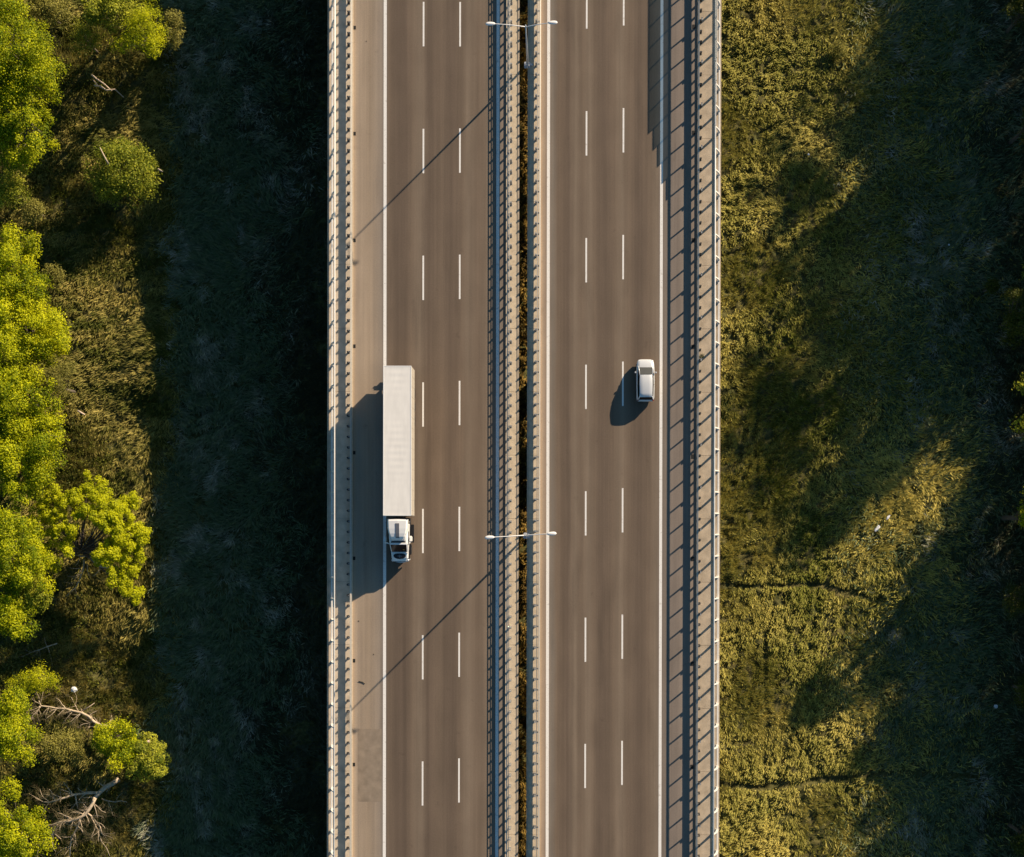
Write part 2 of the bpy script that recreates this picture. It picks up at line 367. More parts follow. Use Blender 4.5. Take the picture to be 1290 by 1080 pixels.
meadow('wood_shade_grass', 18, 40, 58, -36, 57, 80, M['blade_deep_shade'], 'grass darkened for the deep shade along the trees of the right edge', col_left, .3, .8, .06, sm(41, 48))  # near-black shade under the trees put into the blade colour
meadow('bridge_shade_grass', 17, -34, -21, -36, 57, 90, M['blade_deep_shade'], 'brown green grass darkened for the shade beside the left bridge', col_left, .3, .8, .06, sm(-33, -27))  # darker blade colour stands in for the blocked sky near the deck
meadow('median_grass', 13, -4.2, -1.0, -36, 57, 120, M['blade_brown'], 'brown grass on the valley floor seen through the slot between the decks', lambda x,y,r: np.clip(.1+.7*(fbm(x*.8,y*.8,5,2)-.3)+r.normal(0,.2,len(x)),0,1), .3, .6, .08)
meadow('hillside_grass', 14, -66, -38, -36, 57, 120, M['blade_gold'], 'brown and gold rough grass under the left hand trees', lambda x,y,r: np.clip(.05+1.1*(fbm(x*.3,y*.9,6,4)-.32)+r.normal(0,.13,len(x)),0,1), .3, .8, .065, inv(-41.5, -37.5))

def herbs():
    rng = np.random.default_rng(21); n = 5200
    x = rng.uniform(-64, -39.5, n); y = rng.uniform(-36, 57, n)
    k = fbm(x*.35, y*.35, 33, 3) + rng.uniform(-.1,.1,n) - np.clip((x+47)/22, 0, .5); keep = k > .44
    x, y = x[keep], y[keep]; m = len(x); per = 16
    cx = np.repeat(x, per); cy = np.repeat(y, per); r = np.repeat(rng.uniform(.2, .7, m), per)
    d = unit(rng.normal(size=(m*per, 3))); d[:, 2] = np.abs(d[:, 2])
    p = np.stack([cx, cy, ground_h(cx, cy) + .1], -1) + d * (r*rng.uniform(.5,1.,m*per))[:, None]
    nr = unit(d + rng.normal(0, .6, d.shape)); co = leaves(rng, p, nr, np.full(m*per, .2), .55)
    t = np.clip(np.repeat(fbm(x*.5, y*.5, 61, 2), per)*.9 - .1 + rng.normal(0, .2, m*per), 0, 1)
    o = faces_mesh('undergrowth', co, 4, t, M['herb']); tag(o, 'low leafy undergrowth between the left hand trees', 'undergrowth', kind='stuff')
herbs()

# ---------------------------------------------------------------- trees
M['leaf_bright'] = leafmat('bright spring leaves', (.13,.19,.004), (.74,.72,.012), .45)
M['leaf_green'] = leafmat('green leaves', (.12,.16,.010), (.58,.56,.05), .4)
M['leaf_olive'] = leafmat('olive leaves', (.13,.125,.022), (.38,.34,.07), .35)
M['leaf_shaded'] = leafmat('leaves darkened for shade', (.045,.06,.008), (.15,.15,.016), .35)  # leaf colour darkened for crowns standing in the belt's shade

def crown(rng, rx, ry, rz, cz, nclump, cr, nleaf, ls, matl, parent, style='round', name='crown'):
    """leaf clumps spread through an ellipsoid (centre height cz above the tree's foot)"""
    d = unit(rng.normal(size=(nclump, 3))); d[:, 2] = np.where(d[:, 2] < -.35, -d[:, 2], d[:, 2])
    rad = rng.uniform(.35, 1.0, nclump)**.5
    lob = rng.uniform(.82, 1.15, nclump) + .22*np.sin(3*np.arctan2(d[:,1], d[:,0]) + rng.uniform(0,6)) + .12*np.sin(7*np.arctan2(d[:,1], d[:,0]) + rng.uniform(0,6))
    c = d * rad[:, None] * lob[:, None] * np.array([rx, ry, rz]) * (1 - .5*cr/max(rx, ry)); c[:, 2] += cz
    if style == 'dense':
        c = d * (.62 + .38*rng.uniform(0,1,nclump))[:, None] * np.array([rx, ry, rz]) * (1 - .45*cr/max(rx, ry)); c[:, 2] += cz
    r = cr * rng.uniform(.35, 1.25, nclump)
    idx = rng.choice(nclump, nleaf, p=(r**2)/np.sum(r**2))
    e = unit(rng.normal(size=(nleaf, 3))); e[:, 2] = np.where(e[:, 2] < -.2, -e[:, 2], e[:, 2])
    if style == 'spiky': q = rng.uniform(.1, 1.5, nleaf)
    elif style == 'clumpy': q = rng.uniform(.8, 1.05, nleaf)
    else: q = rng.uniform(.45, 1.15, nleaf) * np.where(rng.uniform(0,1,nleaf) < .12, 1.35, 1)
    p = c[idx] + e * (r[idx]*q)[:, None] * np.array([1,1,.75])
    nr = unit(e + rng.normal(0, .55 if style != 'clumpy' else .35, e.shape) + np.array([.38,.38,.3]))
    co = leaves(rng, p, nr, np.full(nleaf, ls), .62 if style != 'spiky' else .35)
    ct = rng.uniform(0, 1, nclump); hue = rng.uniform(-.15, .15); t = np.clip(.1 + hue + .7*ct[idx] + rng.normal(0, .25, nleaf), 0, 1)
    return faces_mesh(name, co, 4, t, matl, parent), c, r
def limbs(mb, rng, c, h0, r0, every=1, cz=4.0):
    n = len(c)
    for i in range(0, n, every):
        e = Vector(c[i].tolist()); s = Vector((0, 0, h0 + (max(e.z, h0+.3)-h0)*rng.uniform(0, .35)))
        m = s.lerp(e, .5) + Vector((rng.uniform(-.3,.3), rng.uniform(-.3,.3), .25))
        mb.tube([s, m, e], [r0*.4, r0*.25, r0*.07], 5)
def tree(name, px, py, rpx, top, label, leaf='leaf_bright', style='round', seed=1, ell=(1,1), nl=None, ls=.24, cr=None, cat='tree', group=None, nclump=None, depth=.8):
    rng = np.random.default_rng(seed)
    zc = GZ + top*.62; base = at(px, py, zc); base.z = float(ground_h(np.array([base.x]), np.array([base.y]), False)[0]) + .1
    r = rpx * (CAM_H - zc) / FPX; rx, ry = r*ell[0], r*ell[1]; rz = min(r*depth, top*.5)
    root = empty(name, base); tag(root, label, cat, group)
    cr = cr or max(.45, .55 + .08*r); nclump = nclump or int((30 + 5*r*r)*(1.8 if style == 'dense' else 1)); nl = int((nl or int((900 if leaf == 'leaf_bright' else 620)*r*r + 700))*1.7)
    o, c, rr = crown(rng, rx, ry, rz, top - rz, nclump, cr, nl, ls, M[leaf], root, style)
    mb = MB(); tr = .05 + top*.014; hh = top - rz
    mb.tube([(0,0,-.5), (rng.uniform(-.15,.15), rng.uniform(-.15,.15), hh*.4), (rng.uniform(-.3,.3), rng.uniform(-.3,.3), hh), (0,0,top-rz*.35)], [tr*1.3, tr, tr*.75, tr*.3], 8)
    limbs(mb, rng, c, hh*.35, tr, 2); mb.build('trunk', M['bark'], root)
    return root

T = [
 # px, py, r, top, leaf, style, label, ell
 (14,72,50,11,'leaf_bright','round','bright yellow green tree at the left edge, just below the top left corner',(1,1.05)),
 (22,150,46,10,'leaf_bright','round','bright green tree at the left edge directly left of the lone round bush',(1,1.25)),
 (2,8,34,9,'leaf_green','round','green tree in the very top left corner',(1,1)),
 (62,18,30,6,'leaf_olive','round','dull olive shrub at the top edge beside the corner tree',(1.1,.9)),
 (112,56,20,5,'leaf_green','spiky','small spindly sapling with star like branches above the pale broken log',(1,1.2)),
 (150,22,34,7,'leaf_green','round','soft green tree at the top edge left of the bright feathery one',(1.2,.9)),
 (186,52,30,8,'leaf_bright','spiky','feathery bright yellow green tree near the top left, nearest the bridge shade',(1.1,1.0)),
 (219,40,18,4.5,'leaf_olive','round','thin olive bush right of the feathery bright tree',(.8,1.3)),
 (154,217,49,6,'leaf_green','dense','lone round green bush standing by itself left of the bridge shade',(1,.92)),
 (16,246,24,5,'leaf_green','round','small green shrub at the left edge below the bright trees',(1.2,1)),
 (44,268,18,4,'leaf_olive','round','little olive shrub lower left of the lone round bush',(1,1)),
 (14,352,40,10,'leaf_bright','round','bright yellow tree at the left edge opening the long row of crowns',(1,1.2)),
 (22,420,46,10,'leaf_bright','round','tall bright tree in the left edge row above the grey green spiky one',(1,1.1)),
 (68,352,15,3.5,'leaf_olive','round','small pale shrub just right of the left edge row, in the open grass',(.9,1.4)),
 (72,488,34,8,'leaf_olive','spiky','grey green spiky tree bulging out of the left edge row',(1,1.1)),
 (18,505,44,10,'leaf_bright','round','bright tree at the left edge behind the grey green spiky one',(1,1)),
 (26,580,44,10,'leaf_bright','round','yellow green tree at the left edge just above the lumpy bright tree',(1,1)),
 (20,702,42,10,'leaf_bright','round','bright tree at the left edge beside the bare branches',(1,1.1)),
 (16,778,34,9,'leaf_bright','round','bright tree at the left edge below the bare branches',(1,.9)),
 (52,548,30,9,'leaf_bright','round','yellow green crown between the spiky grey green tree and the lumpy bright one',(1,1.1)),
 (44,748,30,8,'leaf_green','round','mid green crown just below the bare branches, right of the left edge trees',(1,1.1)),
 (66,430,24,7,'leaf_bright','round','yellow green crown right of the edge row, above the spiky grey green tree',(1,1.3)),
 (52,858,22,5,'leaf_bright','spiky','small bright shoots above the long fallen branch',(1.5,.7)),
 (16,915,38,9,'leaf_bright','round','bright green tree at the left edge beside the long fallen branch',(1,1.2)),
 (80,940,24,3.5,'leaf_olive','round','low olive bush between the left edge tree and the twin toned bush',(1.2,.8)),
 (152,930,31,6,'leaf_bright','round','bright half of the pair of bushes below the end of the fallen branch',(1,1)),
 (190,955,27,5,'leaf_green','clumpy','open leaved green bush on the bridge side of the pair below the fallen branch',(1,1.1)),
 (8,1048,40,9,'leaf_bright','round','bright tree in the bottom left corner beside the dead tree',(1,1.2)),
 # right hand side
 (1285,398,36,9,'leaf_shaded','round','shade darkened tree cut by the right edge at mid height',(1,1.15)),
 (1246,362,9,4,'leaf_shaded','round','small dark shrub just upper left of the mid height right edge tree',(1,1.3)),
 (1293,160,24,9,'leaf_shaded','round','dark tree cut by the right edge in the upper quarter',(1,1.3)),
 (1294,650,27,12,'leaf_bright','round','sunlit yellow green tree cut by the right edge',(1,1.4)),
 (1279,752,22,6,'leaf_shaded','spiky','dim feathery tree at the right edge below the sunlit one',(1,1)),
 (1294,868,22,7,'leaf_shaded','round','dim tree at the right edge, lowest but one on that side',(1,1.2)),
 (1285,20,26,8,'leaf_shaded','round','dim tree in the top right corner',(1,1)),
 (1292,1050,22,8,'leaf_shaded','round','dim tree in the bottom right corner',(1,1.2)),
 (1054,64,11,1.6,'leaf_olive','spiky','small pale bush on the meadow right of the bridges near the top',(1,1.1)),
]
for i, (px, py, r, top, leaf, st, lab, el) in enumerate(T):
    if px < 60 and r > 39: px += 6; r *= 1.22
    small = r < 26 and top < 7
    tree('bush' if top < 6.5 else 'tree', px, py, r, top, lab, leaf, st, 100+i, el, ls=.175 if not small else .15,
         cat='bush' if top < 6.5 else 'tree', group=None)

# the lumpy bright tree: many tight clumps, holes between, bare limbs below
def lumpy():
    rng = np.random.default_rng(77); top = 9.0
    base = at(118, 700, GZ); root = empty('tree', base); tag(root, 'lumpy bright yellow tree with bare lower limbs reaching towards the bridge shade', 'tree')
    pts = [(75,640),(62,655),(95,625),(118,612),(130,628),(108,640),(88,668),(100,650),(72,672),(84,690),(140,648),(150,640),(168,630),(160,650),(176,662),(180,672),(170,690),(158,680),(145,670),
        (138,662),(130,690),(142,700),(155,710),(165,722),(172,700),(128,708),(150,695),(60,690),(90,632),(140,682),(160,740),(150,730),(112,622),(125,640),(55,640),(66,625),(46,650),(44,668),(172,752),(133,655),(120,652),(147,655),(160,665),(176,678),(137,718),(78,655)]
    c = []; 
    for (a, b) in pts:
        for k in range(10):
            hz = top - 1.8 - .0009*((a-120)**2+(b-670)**2)*.45 + rng.uniform(-.9, .6)
            q = at(a + rng.normal(0,5.5), b + rng.normal(0,5.5), GZ + hz); c.append((q.x-base.x, q.y-base.y, hz))
    c = np.array(c); n = len(c); r = rng.uniform(.18, .55, n); N = 46000
    idx = rng.choice(n, N, p=r**2/np.sum(r**2)); e = unit(rng.normal(size=(N,3))); e[:,2] = np.where(e[:,2] < -.3, -e[:,2], e[:,2])
    p = c[idx] + e*(r[idx]*rng.uniform(.55,1.2,N))[:,None]; nr = unit(e + rng.normal(0,.4,e.shape) + np.array([.35,.35,.25]))
    t = np.clip(.45 + .3*rng.uniform(0,1,n)[idx] + rng.normal(0,.15,N), 0, 1)
    faces_mesh('crown', leaves(rng, p, nr, np.full(N,.17), .65), 4, t, M['leaf_bright'], root)
    mb = MB(); mb.tube([(0,0,-.4),(.2,.2,2.5),(.1,.4,4.5)], [.28,.2,.14], 8)
    for i in range(0, n, 9):
        e_ = Vector(c[i].tolist()); s = Vector((.1,.3, rng.uniform(2.5,4.5))); mb.tube([s, s.lerp(e_,.5)+Vector((rng.uniform(-.3,.3),rng.uniform(-.3,.3),-.2)), e_], [.09,.055,.02], 5)
    mb.build('trunk', M['bark'], root)
lumpy()

# ---------------------------------------------------------------- dead wood
def grow(mb, tw, rng, p, d, L_, r, depth, lo=.15, flat=.3):
    n = 5; pts = [p]; rad = [r]
    for i in range(n):
        d = (d + Vector((rng.normal(0,.17), rng.normal(0,.17), rng.normal(0,.17*flat)))).normalized()
        p = p + d * L_/n; p.z = max(p.z, lo); pts.append(p); rad.append(r*(1-.55*(i+1)/n))
    (mb if r > .022 else tw).tube(pts, rad, 5 if r > .03 else 3)
    if depth > 0:
        for i in range(1, n+1):
            for k in range(2 if depth < 3 else 1):
                if rng.uniform() < .62:
                    a = rng.uniform(.45, 1.1)*(1 if rng.uniform() < .5 else -1)
                    dd = Matrix.Rotation(a, 3, 'Z') @ d; dd.z += rng.normal(0, .35*flat)
                    grow(mb, tw, rng, pts[i], dd.normalized(), L_*rng.uniform(.4,.65), rad[i]*.55, depth-1, lo, flat)
def deadtree(name, label, cat, limbs_, seed, depth=2, tl=1.7):
    """limbs_: list of polylines [(px,py,height above ground)...], radius start/end"""
    rng = np.random.default_rng(seed); b0 = at(limbs_[0][0][0][0], limbs_[0][0][0][1], GZ)
    root = empty(name, b0); tag(root, label, cat); mb = MB(); tw = MB()
    for pl, r0, r1 in limbs_:
        P = [at(a, b, GZ+h) - Vector((b0.x, b0.y, GZ)) for a, b, h in pl]; m = len(P)
        Q = [P[0]]; 
        for a, b in zip(P[:-1], P[1:]):
            Q += [a.lerp(b, .5) + Vector((rng.normal(0,.07), rng.normal(0,.07), 0)), b]
        rad = [1.1*(r0 + (r1-r0)*i/(len(Q)-1)) for i in range(len(Q))]; mb.tube(Q, rad, 8)
        for i in range(1, len(Q)):
            dmain = (Q[i]-Q[i-1]).normalized()
            for k in range(2 if r0 < .2 else 1):
                a = rng.uniform(.4, 1.2)*(1 if rng.uniform() < .5 else -1); dd = Matrix.Rotation(a, 3, 'Z') @ dmain; dd.z = rng.uniform(-.1,.35)
                grow(mb, tw, rng, Q[i], dd.normalized(), tl*rng.uniform(.6,1.2), min(.05, rad[i]*.5), depth)
    if len(tw.f) < 2500: mb.add(tw.v, tw.f, True)
    mb.build('limb', M['deadwood'], root)
    if len(tw.f) >= 2500: tw.build('twigs', M['deadtwig'], root)
deadtree('dead_tree', 'bare dead tree with pale forked trunk at the bottom left beside the corner tree', 'dead tree', [
    ([(150,983,2.2),(133,993,2.6),(120,1006,3.0)], .24, .18), ([(120,1006,3.0),(113,1020,3.2),(100,1032,3.2),(88,1036,3.2),(72,1038,3.0),(64,1058,2.7),(48,1068,2.4)], .17, .06),
    ([(124,1000,3.0),(92,1003,3.2),(70,1010,3.1),(54,1012,3.0)], .13, .05), ([(95,1003,3.1),(98,1020,2.8)], .09, .05), ([(107,1024,3.1),(98,1042,2.6),(90,1056,2.3),(88,1080,2.0)], .1, .05),
    ([(107,1024,3.1),(122,1038,2.6),(128,1052,2.3)], .09, .05), ([(128,1008,2.6),(145,1012,2.4),(160,1012,2.2)], .05, .03), ([(115,1030,2.6),(128,1062,1.8),(138,1080,1.4)], .05, .03)], 5, 2, 1.5)
deadtree('fallen_branch', 'long fallen branch lying between the left edge tree and the pair of bushes', 'branch', [
    ([(146,918,.9),(128,916,1.0),(112,904,1.2),(92,897,1.3),(72,894,1.2),(52,891,1.0),(49,884,.9)], .15, .05), ([(50,891,1.0),(46,900,.8),(38,906,.6)], .06, .03),
    ([(126,917,1.0),(104,918,.8),(88,916,.6)], .07, .03), ([(100,900,1.2),(90,880,1.0)], .05, .03)], 6, 2, 1.5)
deadtree('bare_branches', 'tangle of bare twiggy branches under the lumpy bright tree', 'branch', [
    ([(138,716,3.4),(122,712,3.6),(113,700,3.8),(105,690,3.8)], .13, .06), ([(110,702,3.6),(95,700,3.4),(80,700,3.2),(66,708,3.0)], .08, .03), ([(106,706,3.6),(103,724,3.0),(95,742,2.4),(84,752,2.0)], .07, .03),
    ([(104,696,3.6),(100,680,3.6),(100,664,3.6)], .06, .03), ([(110,712,3.2),(114,730,2.6)], .05, .02)], 8, 2, 1.5)
deadtree('bare_branches', 'dry twiggy branch lying in the grass left of the white stone', 'branch', [
    ([(72,812,.8),(50,820,.8),(30,828,.6),(5,830,.5)], .06, .03), ([(60,816,.8),(66,840,.5)], .04, .02)], 9, 2, 1.2)
deadtree('bare_branches', 'grey dead twigs standing in the top left shrubs', 'branch', [
    ([(46,42,3.2),(58,44,3.2),(72,50,3.0)], .05, .02)], 10, 2, 1.0)

def log(name, label, pl, r0, r1, cat='log', m='log'):
    b0 = at(pl[0][0], pl[0][1], GZ); mb = MB(); P = [at(a, b, GZ+h) - b0 for a, b, h in pl]
    mb.tube(P, [r0 + (r1-r0)*i/(len(P)-1) for i in range(len(P))], 7)
    o = mb.build(name, M[m]); o.location = b0; tag(o, label, cat); return o
log('log', 'pale broken log above the lone round bush, upper piece', [(116,97,1.1),(122,102,1.2),(131,108,1.2),(141,117,1.0)], .10, .06)
log('log', 'pale broken log above the lone round bush, longer lower piece', [(119,110,1.1),(127,111,1.25),(134,116,1.3),(145,115,1.2),(156,125,.9)], .10, .05)
log('stick', 'short splintered stick beside the pale broken log', [(117,103,.9),(126,112,1.0),(136,117,1.0)], .05, .04, 'stick')
log('log', 'short white log in the open grass right of the spiky grey green tree', [(98,519,.9),(102,521,.95),(107,524,.8)], .11, .09)
log('stick', 'thin pale stick pointing up right above the end of the fallen branch', [(103,897,1.2),(112,892,1.3),(119,887,1.4)], .07, .03, 'stick')
log('stump', 'dusty cut stump end between the pair of bushes', [(182,937,3.9),(189,935,4.1)], .13, .16, 'stump')
log('branch', 'dark dead snag poking out of the lone round bush', [(126,188,5.2),(131,198,5.9),(137,209,5.5)], .05, .08, 'branch', 'deadwood')
log('branch', 'pale snag tip on the right of the lone round bush', [(199,215,3.4),(205,218,3.4)], .12, .05, 'branch')

def blob(name, label, px, py, h, r, matl, cat, seed=0, squash=.6, rot=0, el=1.0):
    p = at(px, py, GZ+h); bm = bmesh.new(); bmesh.ops.create_icosphere(bm, subdivisions=2, radius=r); rnd = random.Random(seed)
    for v in bm.verts: v.co *= rnd.uniform(.75, 1.2); v.co.z *= squash; v.co.x *= el
    bmesh.ops.rotate(bm, verts=bm.verts, cent=(0,0,0), matrix=Matrix.Rotation(rot, 3, 'Z'))
    o = MB().addbm(bm).build(name, matl); o.location = p; tag(o, label, cat); return o
blob('stone', 'white round stone in the grass above the fallen branch', 93, 870, .9, .33, M['litter'], 'stone', 1, .8)
blob('litter', 'larger scrap of white litter in the sunlit straw on the right', 1105, 665, .45, .20, M['litter'], 'litter', 2, .3, .9, 2.2)
blob('litter', 'smaller white scrap upper right of the larger one in the sunlit straw', 1119, 651, .7, .12, M['litter'], 'litter', 3, .4, .9, 2.4)
blob('litter', 'pale object alone in the deep shade near the right edge, low down', 1255, 889, .7, .22, M['litter'], 'litter', 4, .7)
blob('litter', 'tiny white scrap on the meadow between bridge and shade, upper part', 1017, 195, .7, .11, M['litter'], 'litter', 5, .6)
blob('litter', 'tiny pale scrap in the shaded grass on the right, upper third', 1194, 308, .7, .10, M['litter'], 'litter', 6, .6)

# ---------------------------------------------------------------- tree belt standing right of the frame
def belt():
    protos = []
    for k, (r, top, leaf) in enumerate([(3.7, 12.5, 'leaf_green'), (4.6, 19, 'leaf_green')]):
        rng = np.random.default_rng(300+k); root = empty('tree', (70, 0, GZ))
        o, c, rr = crown(rng, r, r, top*.42, top*.57, 60, 1.15, 4200 if k == 0 else 5600, .36, M[leaf], root)
        mb = MB(); mb.tube([(0,0,-.5),(.1,.1,top*.4),(0,0,top*.8)], [.3,.22,.08], 8); limbs(mb, rng, c, top*.25, .2, 3); mb.build('trunk', M['bark'], root); protos.append(root)
    rnd = random.Random(5); first = [True]*3; spots = []
    for y in np.arange(-34, 98, 5.0):
        low = 9 < y < 27                      # opening in the belt: only young trees
        spots.append((54.5 + rnd.uniform(-1,1), y + rnd.uniform(-1,1), 0, .45 if low else 1.0))
        if low:
            spots.append((50.5 + rnd.uniform(-1,1), y + rnd.uniform(-1,1), 0, .42)); spots.append((52.5 + rnd.uniform(-1,1), y + 2.5, 0, .46))
        if not (16 < y < 35): 
            big = (1.2 if rnd.random() < .55 else .92) if y > 34 else .82
            spots.append((61.5 + rnd.uniform(-1.5,1.5), y + 2.5 + rnd.uniform(-1,1), 1, big*rnd.uniform(.86,1.06)))
        if not (24 < y < 43): spots.append((69 + rnd.uniform(-1.5,1.5), y + rnd.uniform(-1,1), 1, rnd.uniform(.85,1.05)))
    for x, y, k, s in spots:
        if first[k]: o = protos[k]; first[k] = False
        else: o = copy_tree(protos[k])
        o.location = (x, y, GZ-.1); o.scale = (max(s, .7), max(s, .7), s); o.rotation_euler = (0, 0, rnd.uniform(0, 6.28))
        tag(o, 'leafy tree of the belt beyond the right edge that shades the meadow', 'tree', 'belt of trees beyond the right hand meadow')
belt()

# ================================================================ the two bridges
Y0, Y1 = -70.0, 110.0
KZ = .15
def bridge(label, xl, xr, road_l, road_r, side_l, side_r, piers, mat_l, mat_r):
    """xl..xr deck edges; raised strips run xl..road_l and road_r..xr"""
    root = empty('bridge', ((xl+xr)/2, 0, 0)); tag(root, label, 'bridge'); ox = (xl+xr)/2
    MB().box(xl+.05-ox, xr-.05-ox, Y0, Y1, -.42, -.02).build('deck_slab', M['underside'], root)
    for a, b, m, s in ((xl, road_l, mat_l, 1), (road_r, xr, mat_r, -1)):
        k0, k1 = (b-.16, b) if s == 1 else (a, a+.16)
        w0, w1 = (a, b-.165) if s == 1 else (a+.165, b)
        mb = MB(); y = Y0; rr = random.Random(3)
        while y < Y1:                      # cast slabs with open joints
            L_ = 6.0; mb.box(w0-ox, w1-ox, y+.012, min(y+L_, Y1)-.012, -.3, KZ-.01); y += L_
        mb.build('sidewalk' if abs(b-a) > 1.6 else 'verge_strip', M[m], root)
        kb = MB(); y = Y0
        while y < Y1: kb.box(k0-ox, k1-ox, y+.008, min(y+3.0, Y1)-.008, -.3, KZ); y += 3.0
        kb.build('kerb', M['kerb'], root)
    for c in ((xl-.06, xl+.10), (xr-.10, xr+.06)):      # edge beams
        MB().box(c[0]-ox, c[1]-ox, Y0, Y1, -.6, KZ+.03).build('edge_beam', M['concrete'], root)
    g0, g1 = xl+1.75, xr-1.95; n = 4
    for i in range(n):
        x = g0 + (g1-g0)*i/(n-1); MB().box(x-.25-ox, x+.25-ox, Y0, Y1, -1.65, -.43).build('girder', M['underside'], root)
    for py in piers:
        for cx in ((xl+5.7), (xl+12.2)) if xl > -10 else ((xl+5.4), (xl+12.4)):
            MB().tube([(cx-ox, py, GZ-1.2), (cx-ox, py, -2.6)], 1.15, 24).build('pier_column', M['underside'], root)
        MB().bbox(xl+2.5-ox, xr-2.5-ox, py-1.1, py+1.1, -2.65, -1.66, .08).build('pier_cap', M['underside'], root)
    return root
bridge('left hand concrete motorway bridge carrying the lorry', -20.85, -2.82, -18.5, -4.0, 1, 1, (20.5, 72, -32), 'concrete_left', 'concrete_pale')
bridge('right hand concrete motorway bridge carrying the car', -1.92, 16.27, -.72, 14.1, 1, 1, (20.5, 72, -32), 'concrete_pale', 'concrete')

def road(label, x0, x1, m, lines, dashes, extra):
    o = MB().box(x0+.003, x1-.003, Y0, Y1, -.016, 0.0).build('road', M[m]); tag(o, label, 'road', kind='structure')
    z = .004
    for x, w in lines:
        mb = MB(); mb.box(x-w/2, x+w/2, Y0, Y1, z-.002, z); mb.build('edge_line', M['paint'], o)
    for x, y, per in dashes:
        k0 = int((y - 100)/per)
        yy = y + 4*per
        while yy > Y0+5:
            if yy < 106: MB().box(x-.078, x+.078, yy-4.2, yy, z-.002, z).build('lane_dash', M['paint'], o)
            yy -= per
    extra(o); return o
def ex_left(o):
    a = at(451, 919, 0); b = at(481, 1011, 0); MB().box(a.x, b.x, b.y, a.y, .002, .004).build('asphalt_patch', M['patch'], o)
    for py in (37,170,304,437,571,704,833,964):
        p = at(446, py, 0); MB().bbox(p.x-.13, p.x+.13, p.y-.17, p.y+.17, .001, .02, .005).build('drain_grate', M['drain'], o)
    for (px, py, r) in ((452,783,.07),(471,825,.06),(461,54,.05)): 
        p = at(px, py, 0); mb = MB(); mb.ell((p.x,p.y,.02), (r, r*.7, .03), 8, 5); mb.build('debris', M['grime'], o)
    p = at(452, 859, .05); MB().tube([p, at(457,860,.05), at(460,862,.05)], .03, 6).build('debris', M['grime'], o)
def ex_right(o):
    for py in (35,168,303,437,575,704,836,966):
        p = at(872.6, py, 0); MB().bbox(p.x-.15, p.x+.15, p.y-.2, p.y+.2, .001, .02, .005).build('drain_grate', M['drain'], o)
road('left carriageway of grey brown asphalt with a dusty shoulder', -18.5, -4.0, 'asphalt_left', [(-15.48,.29),(-4.79,.29)], [(-11.85,50.9,12.0),(-8.39,50.9,11.95)], ex_left)
road('right carriageway of grey brown asphalt', -.72, 14.1, 'asphalt_right', [(.0,.28),(10.72,.27)], [(3.6,40.6,12.0),(7.1,40.9,12.0)], ex_right)

# weeds / dirt at the right sidewalk
def tuft(px, py, label, n=70, r=.35):
    rng = np.random.default_rng(int(px+py)); p = at(px, py, KZ)
    d = unit(rng.normal(size=(n,3))); d[:,2] = np.abs(d[:,2]); c = np.array([p.x,p.y,KZ]) + d*rng.uniform(.1,r,n)[:,None]*np.array([1,1,.35])
    o = faces_mesh('weed', leaves(rng, c, unit(d+rng.normal(0,.5,d.shape)), np.full(n,.12), .4), 4, rng.uniform(0,.6,n), M['herb']); tag(o, label, 'weed')
tuft(884, 449, 'small weed growing on the right hand sidewalk beside the guardrail')

# ---------------------------------------------------------------- guardrails
def wprof(x, s, z0, z1, t):
    """closed W beam section; s=+1 faces +x"""
    h = z1-z0; q = [(0,0),(t,.12),(t,.34),(.3*t,.5),(t,.66),(t,.88),(0,1)]
    fr = [(x + s*a, z0+b*h) for a, b in q]; bk = [(x + s*(a-.012), z0+b*h) for a, b in reversed(q)]
    return fr + bk
def guardrail(label, bx, s, phase, tubes, z0=.45, z1=.80, seg=None, refl=False, post_off=.30, group=None):
    root = empty('guardrail', (bx, 0, KZ)); tag(root, label, 'guardrail', group); ov = Vector((bx, 0, KZ))
    P = lambda pr, y: [(a-bx, y, b-KZ) for a, b in pr]
    pr = wprof(bx-s*.05, s, z0, z1, .13)
    recalc(MB().loft([P(pr, Y0), P(pr, Y1)]).build('beam', M['zinc'], root))
    ptop = (1.12 if tubes else z1-.03) - KZ; px_ = -s*post_off
    pm = MB(); w = .075
    for (a0,a1,b0,b1) in ((-w,w,-.055,-.043),(-w,w,.043,.055),(-.008,.008,-.043,.043)): pm.box(a0,a1,b0,b1,0,ptop)     # I section
    pm.box(-.11,.11,-.11,.11,.001,.02)
    pm.box(-w,w,-.055,.055,ptop-.001,ptop+.006)
    pme = pm.mesh('post'); bme = MB(); x0, x1 = sorted((s*(w+.001), s*(post_off-.062)))
    bme.box(x0, x1, -.05, .05, z0+.08-KZ, z1-.06-KZ); bme = bme.mesh('spacer')
    far = MB(); k = 0
    for i in range(int(Y0)+1, int(Y1)):
        y = i + phase
        if -33 < y < 54:
            o = link('post', pme, M['zinc_dull'] if tubes else M['post'], root); o.location = (px_, y, 0)
            sp = link('spacer', bme, M['zinc_dull'], o)
            if refl and i % 4 == 1:
                MB().box(-.012,.10,-.13,.13,ptop+.03,ptop+.26).box(-.01,.01,-.02,.02,ptop,ptop+.04).build('reflector', M['zinc_dull'], o)
        else:
            far.box(px_-w, px_+w, y-.055, y+.055, 0, ptop); far.box(px_+x0, px_+x1, y-.05, y+.05, z0+.08-KZ, z1-.06-KZ)
    fo = far.build('far_posts', M['zinc_dull'] if tubes else M['post'], root); fo['kind'] = 'stuff'
    if tubes:
        for z in (.955, 1.095):
            MB().tube([(px_*.55, Y0, z-KZ), (px_*.55, Y1, z-KZ)], .032, 8).build('top_tube', M['zinc_dull'], root)
    return root
guardrail('plain guardrail along the dusty shoulder, farthest left of the four', -18.60, 1, .70, False)
